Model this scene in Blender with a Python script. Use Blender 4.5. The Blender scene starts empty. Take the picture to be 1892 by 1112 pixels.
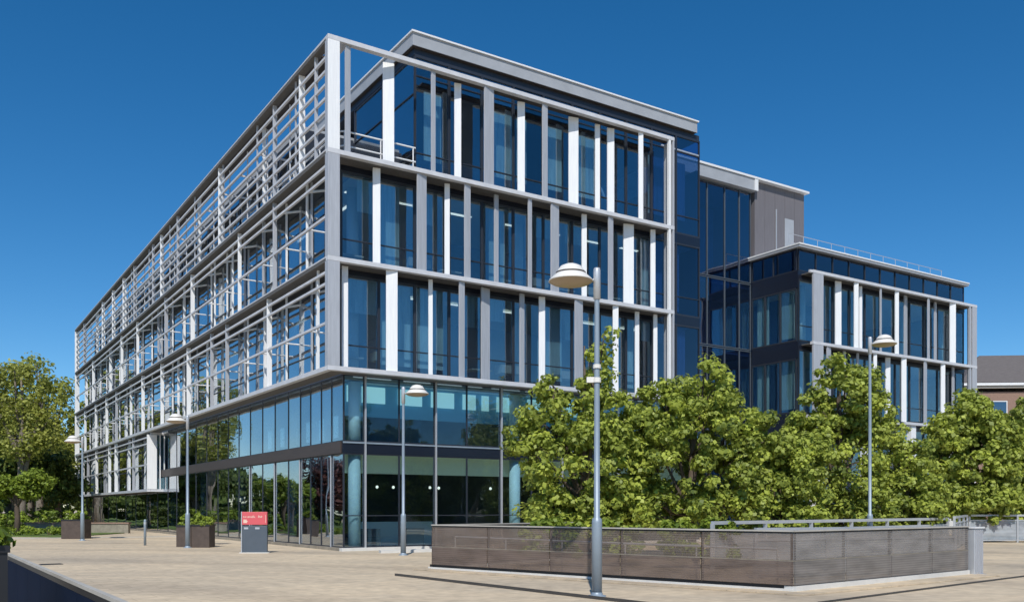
import bpy, math, random
import numpy as np
from mathutils import Vector, Matrix
R = math.radians
rnd = random.Random(7)
scene = bpy.context.scene
col = scene.collection

# ------------------------------------------------------------------ helpers
class MB:
    def __init__(s): s.v = []; s.f = []
    def box(s, x0, x1, y0, y1, z0, z1):
        n = len(s.v)
        s.v += [(x0,y0,z0),(x1,y0,z0),(x1,y1,z0),(x0,y1,z0),(x0,y0,z1),(x1,y0,z1),(x1,y1,z1),(x0,y1,z1)]
        s.f += [tuple(n+i for i in q) for q in ((0,3,2,1),(4,5,6,7),(0,1,5,4),(1,2,6,5),(2,3,7,6),(3,0,4,7))]
        return s
    def obox(s, cx, cy, w, d, z0, z1, a):
        c, si = math.cos(a), math.sin(a); n = len(s.v)
        for z in (z0, z1):
            for px, py in ((-w/2,-d/2),(w/2,-d/2),(w/2,d/2),(-w/2,d/2)):
                s.v.append((cx+px*c-py*si, cy+px*si+py*c, z))
        s.f += [tuple(n+i for i in q) for q in ((0,3,2,1),(4,5,6,7),(0,1,5,4),(1,2,6,5),(2,3,7,6),(3,0,4,7))]
        return s
    def prism(s, pts, z0, z1):
        n = len(s.v); k = len(pts)
        s.v += [(p[0],p[1],z0) for p in pts] + [(p[0],p[1],z1) for p in pts]
        s.f.append(tuple(n+i for i in reversed(range(k)))); s.f.append(tuple(n+k+i for i in range(k)))
        for i in range(k):
            j = (i+1) % k; s.f.append((n+i,n+j,n+k+j,n+k+i))
        return s
    def beam(s, a, b, w, h):
        # box from a to b, w wide horizontally, h tall
        a, b = Vector(a), Vector(b); d = (b-a).normalized()
        up = Vector((0,0,1)) if abs(d.z) < .95 else Vector((0,1,0))
        sd = d.cross(up).normalized(); u2 = sd.cross(d).normalized(); n = len(s.v)
        for p in (a, b):
            for i, j in ((-1,-1),(1,-1),(1,1),(-1,1)): s.v.append(tuple(p + sd*(i*w/2) + u2*(j*h/2)))
        s.f += [tuple(n+i for i in q) for q in ((0,3,2,1),(4,5,6,7),(0,1,5,4),(1,2,6,5),(2,3,7,6),(3,0,4,7))]
        return s
    def tube(s, pts, rad, seg=8):
        pts = [Vector(p) for p in pts]; rad = rad if isinstance(rad, (list, tuple)) else [rad]*len(pts)
        n = len(s.v)
        for i, p in enumerate(pts):
            d = (pts[min(i+1,len(pts)-1)] - pts[max(i-1,0)]).normalized()
            up = Vector((0,0,1)) if abs(d.z) < .9 else Vector((0,1,0))
            a = d.cross(up).normalized(); b = a.cross(d)
            for k in range(seg):
                t = 2*math.pi*k/seg; s.v.append(tuple(p + (a*math.cos(t) + b*math.sin(t))*rad[i]))
        for i in range(len(pts)-1):
            for k in range(seg):
                k2 = (k+1) % seg; o = n+i*seg
                s.f.append((o+k, o+k2, o+seg+k2, o+seg+k))
        s.f.append(tuple(n+k for k in reversed(range(seg)))); s.f.append(tuple(n+(len(pts)-1)*seg+k for k in range(seg)))
        return s
    def lathe(s, prof, cx=0, cy=0, seg=28):
        n = len(s.v)
        for r, z in prof:
            for k in range(seg):
                t = 2*math.pi*k/seg; s.v.append((cx+r*math.cos(t), cy+r*math.sin(t), z))
        for i in range(len(prof)-1):
            for k in range(seg):
                k2 = (k+1) % seg; o = n+i*seg
                s.f.append((o+k, o+k2, o+seg+k2, o+seg+k))
        return s
    def build(s, name, m, parent=None, smooth=False, bevel=0):
        me = bpy.data.meshes.new(name); me.from_pydata(s.v, [], s.f); me.materials.append(m)
        if smooth: me.polygons.foreach_set('use_smooth', [True]*len(me.polygons))
        me.update(); o = bpy.data.objects.new(name, me); col.objects.link(o)
        if parent: o.parent = parent
        if bevel:
            b = o.modifiers.new('b', 'BEVEL'); b.width = bevel; b.segments = 2; b.limit_method = 'ANGLE'
        return o
def box(*a): return MB().box(*a)
def tag(o, label=None, cat=None, group=None, kind=None):
    if label: o['label'] = label
    if cat: o['category'] = cat
    if group: o['group'] = group
    if kind: o['kind'] = kind
    return o
def empty(name, loc, rz=0, label=None, cat=None, group=None):
    o = bpy.data.objects.new(name, None); o.location = loc; o.rotation_euler = (0,0,rz)
    o.empty_display_size = .3; col.objects.link(o); return tag(o, label, cat, group)
def copy_tree(o, parent=None):
    c = o.copy(); col.objects.link(c); c.parent = parent
    for ch in [x for x in bpy.data.objects if x.parent == o]: copy_tree(ch, c)
    return c

# ------------------------------------------------------------------ materials
def mat(name, c, rough=.5, metal=0, var=0, vscale=2.0, bump=0, bscale=20, spec=.5, emit=0, stretch=(1,1,1), c2=None):
    m = bpy.data.materials.new(name); m.use_nodes = True; nt = m.node_tree; b = nt.nodes['Principled BSDF']
    b.inputs['Base Color'].default_value = (*c, 1); b.inputs['Roughness'].default_value = rough
    b.inputs['Metallic'].default_value = metal; b.inputs['Specular IOR Level'].default_value = spec
    if emit: b.inputs['Emission Color'].default_value = (*c, 1); b.inputs['Emission Strength'].default_value = emit
    tc = nt.nodes.new('ShaderNodeTexCoord'); mp = nt.nodes.new('ShaderNodeMapping')
    nt.links.new(tc.outputs['Object'], mp.inputs['Vector']); mp.inputs['Scale'].default_value = stretch
    if var or c2:
        n = nt.nodes.new('ShaderNodeTexNoise'); n.inputs['Scale'].default_value = vscale; n.inputs['Detail'].default_value = 6
        n.inputs['Roughness'].default_value = .65
        nt.links.new(mp.outputs[0], n.inputs['Vector'])
        rp = nt.nodes.new('ShaderNodeValToRGB'); rp.color_ramp.elements[0].position = .3; rp.color_ramp.elements[1].position = .7
        rp.color_ramp.elements[0].color = (*[x*(1-var) for x in c], 1)
        rp.color_ramp.elements[1].color = (*(c2 or [min(1, x*(1+var)) for x in c]), 1)
        nt.links.new(n.outputs['Fac'], rp.inputs[0]); nt.links.new(rp.outputs[0], b.inputs['Base Color'])
    if bump:
        n2 = nt.nodes.new('ShaderNodeTexNoise'); n2.inputs['Scale'].default_value = bscale; n2.inputs['Detail'].default_value = 5
        nt.links.new(mp.outputs[0], n2.inputs['Vector'])
        bp = nt.nodes.new('ShaderNodeBump'); bp.inputs['Strength'].default_value = bump; bp.inputs['Distance'].default_value = .03
        nt.links.new(n2.outputs['Fac'], bp.inputs['Height']); nt.links.new(bp.outputs[0], b.inputs['Normal'])
    return m

def glass(name, tint, refl, base=.06, wob=.012, rtint=(.85,.93,1), power=3.0):
    """coated facade glazing: tinted see-through sheet with a mirror coat that grows toward grazing angles"""
    m = bpy.data.materials.new(name); m.use_nodes = True; nt = m.node_tree; nt.nodes.clear()
    out = nt.nodes.new('ShaderNodeOutputMaterial'); mix = nt.nodes.new('ShaderNodeMixShader')
    tr = nt.nodes.new('ShaderNodeBsdfTransparent'); tr.inputs[0].default_value = (*tint, 1)
    gl = nt.nodes.new('ShaderNodeBsdfGlossy'); gl.inputs['Color'].default_value = (*rtint, 1); gl.inputs['Roughness'].default_value = .012
    lw = nt.nodes.new('ShaderNodeLayerWeight'); lw.inputs['Blend'].default_value = .5
    pw = nt.nodes.new('ShaderNodeMath'); pw.operation = 'POWER'; pw.inputs[1].default_value = power
    ml = nt.nodes.new('ShaderNodeMath'); ml.operation = 'MULTIPLY_ADD'; ml.inputs[1].default_value = refl; ml.inputs[2].default_value = base; ml.use_clamp = True
    nt.links.new(lw.outputs['Facing'], pw.inputs[0]); nt.links.new(pw.outputs[0], ml.inputs[0])
    oi = nt.nodes.new('ShaderNodeObjectInfo'); ra = nt.nodes.new('ShaderNodeMath'); ra.operation = 'MULTIPLY_ADD'
    ra.inputs[1].default_value = .13; ra.inputs[2].default_value = base-.04; nt.links.new(oi.outputs['Random'], ra.inputs[0]); nt.links.new(ra.outputs[0], ml.inputs[2])
    tc = nt.nodes.new('ShaderNodeTexCoord'); n = nt.nodes.new('ShaderNodeTexNoise'); n.inputs['Scale'].default_value = .55; n.inputs['Detail'].default_value = 1
    nt.links.new(tc.outputs['Object'], n.inputs['Vector'])
    bp = nt.nodes.new('ShaderNodeBump'); bp.inputs['Strength'].default_value = 1; bp.inputs['Distance'].default_value = wob
    nt.links.new(n.outputs['Fac'], bp.inputs['Height']); wn = nt.nodes.new('ShaderNodeTexWhiteNoise'); wn.noise_dimensions = '1D'; nt.links.new(oi.outputs['Random'], wn.inputs['W'])
    vs = nt.nodes.new('ShaderNodeVectorMath'); vs.operation = 'SUBTRACT'; vs.inputs[1].default_value = (.5,.5,.5); nt.links.new(wn.outputs['Color'], vs.inputs[0])
    vm = nt.nodes.new('ShaderNodeVectorMath'); vm.operation = 'SCALE'; vm.inputs['Scale'].default_value = .022; nt.links.new(vs.outputs[0], vm.inputs[0])
    va = nt.nodes.new('ShaderNodeVectorMath'); va.operation = 'ADD'; nt.links.new(bp.outputs[0], va.inputs[0]); nt.links.new(vm.outputs[0], va.inputs[1])
    vn = nt.nodes.new('ShaderNodeVectorMath'); vn.operation = 'NORMALIZE'; nt.links.new(va.outputs[0], vn.inputs[0]); nt.links.new(vn.outputs[0], gl.inputs['Normal'])
    nt.links.new(ml.outputs[0], mix.inputs[0]); nt.links.new(tr.outputs[0], mix.inputs[1]); nt.links.new(gl.outputs[0], mix.inputs[2])
    nt.links.new(mix.outputs[0], out.inputs[0]); return m

def leafmat(name, dark, light, trans=.35, scale=1.2):
    m = bpy.data.materials.new(name); m.use_nodes = True; nt = m.node_tree; nt.nodes.clear()
    out = nt.nodes.new('ShaderNodeOutputMaterial'); mix = nt.nodes.new('ShaderNodeMixShader'); mix.inputs[0].default_value = trans
    pb = nt.nodes.new('ShaderNodeBsdfPrincipled'); pb.inputs['Roughness'].default_value = .5; pb.inputs['Specular IOR Level'].default_value = .35
    tl = nt.nodes.new('ShaderNodeBsdfTranslucent')
    at = nt.nodes.new('ShaderNodeAttribute'); at.attribute_name = 'leaf_tone'
    rp = nt.nodes.new('ShaderNodeValToRGB'); rp.color_ramp.elements[0].color = (*dark, 1); rp.color_ramp.elements[1].color = (*light, 1)
    nt.links.new(at.outputs['Fac'], rp.inputs[0])
    nt.links.new(rp.outputs[0], pb.inputs['Base Color']); nt.links.new(rp.outputs[0], tl.inputs[0])
    nt.links.new(pb.outputs[0], mix.inputs[1]); nt.links.new(tl.outputs[0], mix.inputs[2]); nt.links.new(mix.outputs[0], out.inputs[0])
    return m

M = {}
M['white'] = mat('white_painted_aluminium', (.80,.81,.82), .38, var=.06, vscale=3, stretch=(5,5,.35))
M['silver'] = mat('silver_and_shaded_white', (.42,.435,.47), .42, metal=.1, var=.11, vscale=3, stretch=(5,5,.35))  # grey carries the shade of turned-away fins and posts; plain silver on ribs
M['beam'] = mat('anodised_beam', (.56,.57,.60), .45, var=.10, vscale=2, stretch=(1,1,1))
M['rail'] = mat('galvanised_rail', (.50,.52,.55), .4, metal=.4, var=.08)
M['fascia'] = mat('fascia_panel', (.34,.36,.39), .5, var=.09, vscale=1.2)
M['coping'] = mat('coping', (.72,.73,.74), .4)
M['soffit'] = mat('soffit_panel', (.055,.045,.04), .7, var=.2)
M['walk'] = mat('grating_and_beam_shade', (.10,.095,.09), .7, var=.2, vscale=8)
M['spand'] = mat('dark_spandrel', (.012,.016,.028), .25)
M['mull'] = mat('dark_mullion', (.025,.03,.042), .4)
M['glass'] = glass('blue_facade_glass', (.72,.83,.89), .8, .14, rtint=(.88,.90,.92))
M['glassL'] = glass('blue_side_glass', (.55,.68,.80), 1.0, .16, rtint=(.9,.93,.95))
M['glassB'] = glass('shopfront_glass', (.80,.91,.945), .7, .06)
M['glassD'] = glass('dark_link_glass', (.36,.48,.68), .7, .12, rtint=(.85,.85,.85))
M['glassW'] = glass('wing_glass', (.78,.88,.90), .75, .10)
M['slab'] = mat('interior_slab', (.30,.33,.36), .8)
M['ceil'] = mat('interior_ceiling', (.55,.60,.58), .8)
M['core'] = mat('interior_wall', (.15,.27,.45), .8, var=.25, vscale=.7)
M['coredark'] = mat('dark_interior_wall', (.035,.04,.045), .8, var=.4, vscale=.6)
M['teal'] = mat('teal_bulkhead', (.10,.29,.42), .7, emit=.08)  # faint glow added to the bulkhead, which is no lamp
M['lobby'] = mat('lobby_bulkhead', (.60,.62,.42), .8, emit=.10)  # faint glow stands in for the interior lighting
M['colm'] = mat('concrete_column', (.62,.72,.74), .6, var=.05)
M['blind'] = mat('roller_blind', (.42,.54,.56), .8, var=.25, vscale=3, stretch=(3,3,.2))
M['lit'] = mat('added_glow_panel', (.50,.80,.80), .5, emit=.55)  # glow added to brighten blinds and strips that hang in shade
M['pend'] = mat('lit_pendant', (1,.93,.8), .5, emit=1.3)
M['desk'] = mat('desk_furniture', (.45,.42,.38), .6)
M['brown'] = mat('brown_cladding', (.06,.045,.04), .5, var=.15, vscale=1.5, stretch=(1,1,8))
M['plant'] = mat('plant_screen', (.15,.14,.15), .6, var=.1, vscale=4, stretch=(6,6,.3))
M['lampgrey'] = mat('lamp_post_paint', (.26,.32,.38), .45, metal=.2, var=.08)
M['lamphead'] = mat('lamp_head', (.72,.70,.66), .4, var=.05)
M['lens'] = mat('lamp_lens', (.36,.28,.19), .35)
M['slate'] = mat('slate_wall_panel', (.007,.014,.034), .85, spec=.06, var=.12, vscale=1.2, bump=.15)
M['copestone'] = mat('pale_coping_stone', (.42,.40,.36), .7, var=.12)
M['black'] = mat('black_metal', (.012,.013,.016), .5)
M['planter'] = mat('brown_planter', (.075,.055,.045), .7, var=.25, vscale=4)
M['soil'] = mat('soil', (.05,.035,.025), .95)
M['red'] = mat('red_sign_panel', (.62,.10,.115), .5, var=.03)
M['signgrey'] = mat('slate_sign_panel', (.075,.095,.12), .5, var=.1)
M['letters'] = mat('sign_lettering', (.80,.72,.58), .6)
M['bark'] = mat('bark', (.10,.075,.055), .9, var=.35, vscale=6, bump=.6, bscale=15, stretch=(1,1,.3))
M['barkpale'] = mat('pale_bark', (.19,.16,.13), .9, var=.3, vscale=5, bump=.5)
M['tile'] = mat('roof_tiles', (.13,.115,.11), .85, var=.2, vscale=3, bump=.5, bscale=12, stretch=(1,1,6))
M['brick'] = mat('brick_wall', (.26,.17,.13), .85, var=.15, vscale=8)
M['stone'] = mat('stone_wall', (.27,.24,.19), .85, var=.25, vscale=3, bump=.4)
M['kerb'] = mat('dark_steel_edge', (.06,.055,.05), .6, var=.2)
M['plinth'] = mat('pale_concrete', (.62,.61,.58), .7, var=.08, vscale=2)
M['grass'] = mat('grass', (.10,.15,.03), .9, var=.4, vscale=3, bump=.6, bscale=40)

def meshpanel(name, c, see, rough=.4):
    m = bpy.data.materials.new(name); m.use_nodes = True; nt = m.node_tree; nt.nodes.clear()
    out = nt.nodes.new('ShaderNodeOutputMaterial'); mix = nt.nodes.new('ShaderNodeMixShader')
    tr = nt.nodes.new('ShaderNodeBsdfTransparent'); tr.inputs[0].default_value = (.88,.83,.79,1)
    pb = nt.nodes.new('ShaderNodeBsdfPrincipled'); pb.inputs['Roughness'].default_value = rough
    tc = nt.nodes.new('ShaderNodeTexCoord'); mp = nt.nodes.new('ShaderNodeMapping'); mp.inputs['Scale'].default_value = (1,1,4)
    n = nt.nodes.new('ShaderNodeTexNoise'); n.inputs['Scale'].default_value = 1.3; n.inputs['Detail'].default_value = 4
    rp = nt.nodes.new('ShaderNodeValToRGB'); rp.color_ramp.elements[0].position = .3; rp.color_ramp.elements[1].position = .72
    rp.color_ramp.elements[0].color = (*[x*.75 for x in c],1); rp.color_ramp.elements[1].color = (*[x*1.3 for x in c],1)
    nt.links.new(tc.outputs['Object'], mp.inputs[0]); nt.links.new(mp.outputs[0], n.inputs['Vector']); nt.links.new(n.outputs['Fac'], rp.inputs[0])
    nt.links.new(rp.outputs[0], pb.inputs['Base Color']); wv = nt.nodes.new('ShaderNodeTexWave'); wv.bands_direction = 'Z'; wv.inputs['Scale'].default_value = 6.3; wv.inputs['Distortion'].default_value = .25
    nt.links.new(tc.outputs['Object'], wv.inputs['Vector'])
    mm = nt.nodes.new('ShaderNodeMath'); mm.operation = 'MULTIPLY_ADD'; mm.inputs[1].default_value = .2; mm.inputs[2].default_value = 1-see-.1; mm.use_clamp = True
    nt.links.new(wv.outputs['Fac'], mm.inputs[0]); nt.links.new(mm.outputs[0], mix.inputs[0])
    nt.links.new(tr.outputs[0], mix.inputs[1]); nt.links.new(pb.outputs[0], mix.inputs[2]); nt.links.new(mix.outputs[0], out.inputs[0]); return m
M['meshU'] = meshpanel('woven_mesh_upper', (.25,.21,.185), .64)
M['meshD'] = meshpanel('woven_mesh_lower', (.17,.13,.11), .30)
M['meshP'] = meshpanel('steel_mesh_panel', (.38,.43,.48), .35)
M['meshR'] = meshpanel('grey_mesh_upper', (.27,.255,.245), .54)
M['meshS'] = meshpanel('grey_mesh_lower', (.21,.195,.185), .28)

def paving():
    m = bpy.data.materials.new('sandy_paving'); m.use_nodes = True; nt = m.node_tree; b = nt.nodes['Principled BSDF']; L = nt.links.new
    tc = nt.nodes.new('ShaderNodeTexCoord'); mp = nt.nodes.new('ShaderNodeMapping'); mp.inputs['Rotation'].default_value = (0,0,R(-33))
    L(tc.outputs['Object'], mp.inputs[0])
    br = nt.nodes.new('ShaderNodeTexBrick'); br.inputs['Scale'].default_value = 1; br.inputs['Brick Width'].default_value = .9; br.inputs['Row Height'].default_value = .6
    br.inputs['Mortar Size'].default_value = .011; br.inputs['Bias'].default_value = -.2
    br.inputs['Color1'].default_value = (.585,.485,.35,1); br.inputs['Color2'].default_value = (.61,.51,.37,1); br.inputs['Mortar'].default_value = (.47,.385,.28,1)
    L(mp.outputs[0], br.inputs['Vector'])
    n = nt.nodes.new('ShaderNodeTexNoise'); n.inputs['Scale'].default_value = .22; n.inputs['Detail'].default_value = 8; n.inputs['Roughness'].default_value = .7
    n.inputs['Distortion'].default_value = .6
    mp2 = nt.nodes.new('ShaderNodeMapping'); mp2.inputs['Scale'].default_value = (.55,1.0,1); mp2.inputs['Rotation'].default_value = (0,0,R(20))
    L(tc.outputs['Object'], mp2.inputs[0]); L(mp2.outputs[0], n.inputs['Vector'])
    rp = nt.nodes.new('ShaderNodeValToRGB'); e = rp.color_ramp.elements; e[0].position = .36; e[0].color = (.80,.80,.81,1); e[1].position = .62; e[1].color = (1.12,1.08,1.02,1)
    L(n.outputs['Fac'], rp.inputs[0])
    n3 = nt.nodes.new('ShaderNodeTexNoise'); n3.inputs['Scale'].default_value = 3.5; n3.inputs['Detail'].default_value = 8; L(tc.outputs['Object'], n3.inputs['Vector'])
    rp3 = nt.nodes.new('ShaderNodeValToRGB'); e = rp3.color_ramp.elements; e[0].position = .33; e[0].color = (.84,.84,.84,1); e[1].position = .66; e[1].color = (1.08,1.08,1.08,1)
    L(n3.outputs['Fac'], rp3.inputs[0])
    # worn wheel tracks and long stains sweeping across the square
    wv = nt.nodes.new('ShaderNodeTexWave'); wv.wave_type = 'RINGS'; wv.rings_direction = 'Z'; wv.inputs['Scale'].default_value = .045; wv.inputs['Distortion'].default_value = 3.5; wv.inputs['Detail'].default_value = 4; wv.inputs['Detail Scale'].default_value = 1.2
    mp3 = nt.nodes.new('ShaderNodeMapping'); mp3.inputs['Location'].default_value = (22,6,0); L(tc.outputs['Object'], mp3.inputs[0]); L(mp3.outputs[0], wv.inputs['Vector'])
    rp4 = nt.nodes.new('ShaderNodeValToRGB'); e = rp4.color_ramp.elements; e[0].position = .0; e[0].color = (.84,.84,.85,1); e[1].position = .16; e[1].color = (1,1,1,1)
    L(wv.outputs['Fac'], rp4.inputs[0])
    cur = br.outputs['Color']
    for s in (rp.outputs[0], rp3.outputs[0], rp4.outputs[0]):
        mx = nt.nodes.new('ShaderNodeMix'); mx.data_type = 'RGBA'; mx.blend_type = 'MULTIPLY'; mx.inputs[0].default_value = 1
        L(cur, mx.inputs[6]); L(s, mx.inputs[7]); cur = mx.outputs[2]
    L(cur, b.inputs['Base Color']); b.inputs['Roughness'].default_value = .85
    bp = nt.nodes.new('ShaderNodeBump'); bp.inputs['Strength'].default_value = .25; bp.inputs['Distance'].default_value = .02
    L(n3.outputs['Fac'], bp.inputs['Height']); L(bp.outputs[0], b.inputs['Normal']); return m
M['paving'] = paving()
M['leafA'] = leafmat('maple_leaves', (.07,.115,.025), (.60,.67,.115), .36)
M['leafB'] = leafmat('willow_leaves', (.14,.17,.035), (.55,.57,.12), .42)
M['leafC'] = leafmat('dark_leaves', (.035,.055,.014), (.19,.25,.05), .3)
M['leafR'] = leafmat('copper_leaves', (.09,.03,.028), (.24,.10,.08), .3)
M['leafY'] = leafmat('bright_leaves', (.09,.15,.02), (.34,.42,.05), .3)

# ------------------------------------------------------------------ ground
def structure(name, mb, m): return tag(mb.build(name, m), kind='structure')
g = MB(); g.v = [(-900,-300,0),(900,-300,0),(900,1500,0),(-900,1500,0)]; g.f = [(0,1,2,3)]
structure('paved_ground', g, M['paving'])
gl = MB().prism([(-120,52.5),(-31,53.5),(-25.2,51.0),(-25.6,60),(-44,86),(-56,104),(-70,150),(-160,150),(-160,52)], .0, .05)
structure('lawn', gl, M['grass'])

# ------------------------------------------------------------------ main building, local axes: x along the right facade, y along the left one
O = (-6.73, 33.2, 0); RZ = math.atan2(.5451, .8384)
B = empty('office_building', O, RZ, 'long tall glass office block wrapped in a white frame of fins and beams', 'building')
ZT, Z3, Z2, Z1, ZB = 18.97, 14.82, 10.88, 6.86, 2.75
LL = 65.4; RL = 17.09; GU, GV = .92, 1.0
# floors inside
for z in (Z1, Z2): box(GU+.12, 19.6, GV+.12, LL-.3, z-.28, z+.05).build('floor_slab', M['slab'], B)
box(GU+.12, 19.6, GV+.12, LL-.3, Z3-.34, Z3+.02).build('floor_slab', M['slab'], B)
box(1.4, 19.6, 1.3, LL-.3, 3.78, 4.15).build('floor_slab', M['slab'], B)
for z in (Z3-.37, Z2-.31, Z1-.31, 3.75): box(1.5, 19.5, 1.4, LL-.4, z-.03, z).build('ceiling', M['ceil'], B)
# inner walls
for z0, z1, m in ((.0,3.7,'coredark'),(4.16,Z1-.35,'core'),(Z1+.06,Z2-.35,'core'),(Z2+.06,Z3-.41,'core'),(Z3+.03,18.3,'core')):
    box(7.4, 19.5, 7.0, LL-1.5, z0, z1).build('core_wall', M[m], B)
# round columns just behind the glass, both facades, every storey
for z0, z1 in ((0,3.74),(4.16,Z1-.35),(Z1+.06,Z2-.35),(Z2+.06,Z3-.41)):
    cs = ([(1.62,1.36),(9.05,1.36)] if z1 < 7 and z0 < 5 else [(2.05,2.55),(10.0,2.55),(18.0,2.55)]) + [(2.35, 10.5+8*i) for i in range(7)]
    for cx, cy in cs: MB().tube([(cx,cy,z0),(cx,cy,z1)], .24, 16).build('column', M['colm'], B, smooth=True)
# blinds, desks and ceiling lights seen through the panes
rb = random.Random(3)
for z0, z1 in ((Z1,Z2),(Z2,Z3)):
    u = 1.1
    for i in range(12):
        w = 1.5
        if rb.random() < .8:
            dz = rb.choice((.9,1.3,3.2,3.2)); x0 = u + rb.choice((0,.1,.6)); x1 = min(u+w-.1, x0+rb.choice((.5,.9,1.3)))
            box(x0, x1, 1.28, 1.30, z1-.4-dz, z1-.42).build('blind', M['blind'], B)
        if rb.random() < .5: box(u+.2, u+1.2, 2.0, 2.6, z0+.70, z0+rb.choice((.76,1.05))).build('desk', M['desk'], B)
        u += w
for i in range(10):
    u = 4.6 + i*1.5
    if rb.random() < .7:
        x0 = u + rb.choice((0,.1,.5)); box(x0, x0+rb.choice((.5,.8,1.2)), 1.28, 1.30, Z3+.9, 18.5).build('blind', M['blind'], B)
for z1 in (Z2, Z3):
    for k in range(7): box(1.9+k*2.4, 3.0+k*2.4, 2.9, 3.05, z1-.43, z1-.40).build('ceiling_light', M['pend'], B)
    for k in range(9): box(2.6, 2.72, 4+k*5.5, 5.4+k*5.5, z1-.43, z1-.40).build('ceiling_light', M['pend'], B)
def window(x0, x1, z0, z1, plane, gm, parent, name='window', axis='u', fr=.05, tr=None, frame=None, pj=None):
    """one pane with its own frame; axis u = in the right facade's plane, v = in the left one's"""
    p = plane
    pj = pj if pj is not None else (.0 if name == 'glass_panel' else .03)
    def bx(mb, a0, a1, p0, p1, q0, q1):
        if axis == 'u': mb.box(a0, a1, p0, p1, q0, q1)
        else: mb.box(p0, p1, a0, a1, q0, q1)
    g_ = MB(); bx(g_, x0+fr, x1-fr, p+.02, p+.035, z0+fr, z1-fr); w = g_.build(name, gm, parent)
    f_ = MB()
    bx(f_, x0+.003, x0+fr, p-pj, p+.06, z0, z1); bx(f_, x1-fr, x1-.003, p-pj, p+.06, z0, z1)
    bx(f_, x0+fr, x1-fr, p-pj+.005, p+.055, z0, z0+fr*1.6); bx(f_, x0+fr, x1-fr, p-pj+.005, p+.055, z1-fr*1.6, z1)
    for t in (tr or []): bx(f_, x0+fr, x1-fr, p-pj+.006, p+.05, t-.02, t+.02)
    f_.build('frame', frame or M['mull'], w); return w
# right facade panes
for z0, z1, n0 in ((Z1,Z2,0),(Z2,Z3,0)):
    n = 12; w = (19.7-GU)/n
    for i in range(n): window(GU+i*w, GU+(i+1)*w, z0+.09, z1-.34, GV, M['glass' if i < 10 else 'glassD'], B, tr=[z0+1.0])
    box(GU, 19.7, GV-.03, GV+.1, z1-.34, z1+.09).build('spandrel', M['spand'], B)
n = 10; w = (19.7-4.05)/n
for i in range(n): window(4.05+i*w, 4.05+(i+1)*w, Z3+.09, 19.7, GV, M['glass' if i < 8 else 'glassD'], B, tr=[Z3+1.0, 18.9])
n = 2; w = (7-GV)/n
for i in range(n): window(GV+i*w, GV+(i+1)*w, Z3+.09, 19.7, 4.05, M['glassL'], B, axis='v', tr=[Z3+1.0,18.2])
n = 18; w = (LL-1-7)/n
for i in range(n): window(7+i*w, 7+(i+1)*w, Z3+.09, 18.3, 1.65, M['glassL'], B, axis='v', tr=[Z3+1.0])
# left facade panes
n = 21; w = (LL-.4-GV)/n
for z0, z1 in ((Z1,Z2),(Z2,Z3)):
    for i in range(n): window(GV+i*w, GV+(i+1)*w, z0+.09, z1-.34, GU, M['glassL'], B, axis='v', tr=[z0+1.0], fr=.06)
    box(GU-.03, GU+.1, GV, LL-.4, z1-.34, z1+.09).build('spandrel', M['mull'], B)
# lower glazed box: first floor and tall ground floor
mu = [1.01,1.87,3.37,4.94,6.46,8.10,9.7,11.3,12.9,14.5,16.1,17.9,19.7]
for a, b in zip(mu[:-1], mu[1:]):
    window(a, b, 4.19, Z1-.12, GV, M['glassB'], B, name='glass_panel', fr=.03)
    window(a, b, .12, 3.74, GV, M['glassB'], B, name='glass_panel', fr=.03, tr=[2.55-1.2])
mv = [1.0,2.2,3.3,4.5,5.7,7.2,9.0,10.8,12.7,14.6,16.5,18.5,20.8,23.2,25.6,28,30.4]
for a, b in zip(mv[:-1], mv[1:]):
    window(a, b, 4.19, Z1-.12, 1.01, M['glassL'], B, name='glass_panel', axis='v', fr=.03)
mv2 = mv + [33.5,37,41,45,49,53,57,61,65]
for a, b in zip(mv2[:-1], mv2[1:]):
    window(a, b, .12, 3.74, 1.01, M['glassL'], B, name='glass_panel', axis='v', fr=.03)
box(.99, 19.7, GV-.01, GV+.12, 3.74, 4.19).build('spandrel', M['spand'], B)
box(.99, 19.7, GV-.04, GV-.013, 4.12, 4.18).build('band', M['lampgrey'], B)
box(.93, 1.12, GV+.12, 65, 3.74, 4.19).build('spandrel', M['brown'], B)
box(.9, 19.75, .86, GV+.12, 0.0, .12).build('plinth', M['plinth'], B)
box(.9, 1.13, GV+.13, 65, 0.0, .12).build('plinth', M['stone'], B)
for u in (1.9, 4.98, 8.12, 11.3, 14.5): box(u-.025, u+.025, .90, .99, .12, Z1-.14).build('glass_fin', M['rail'], B)
for v in (2.2, 5.7, 9.0, 12.7): box(.965, 1.005, v-.02, v+.02, .12, 3.7).build('glass_fin', M['rail'], B)
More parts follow.
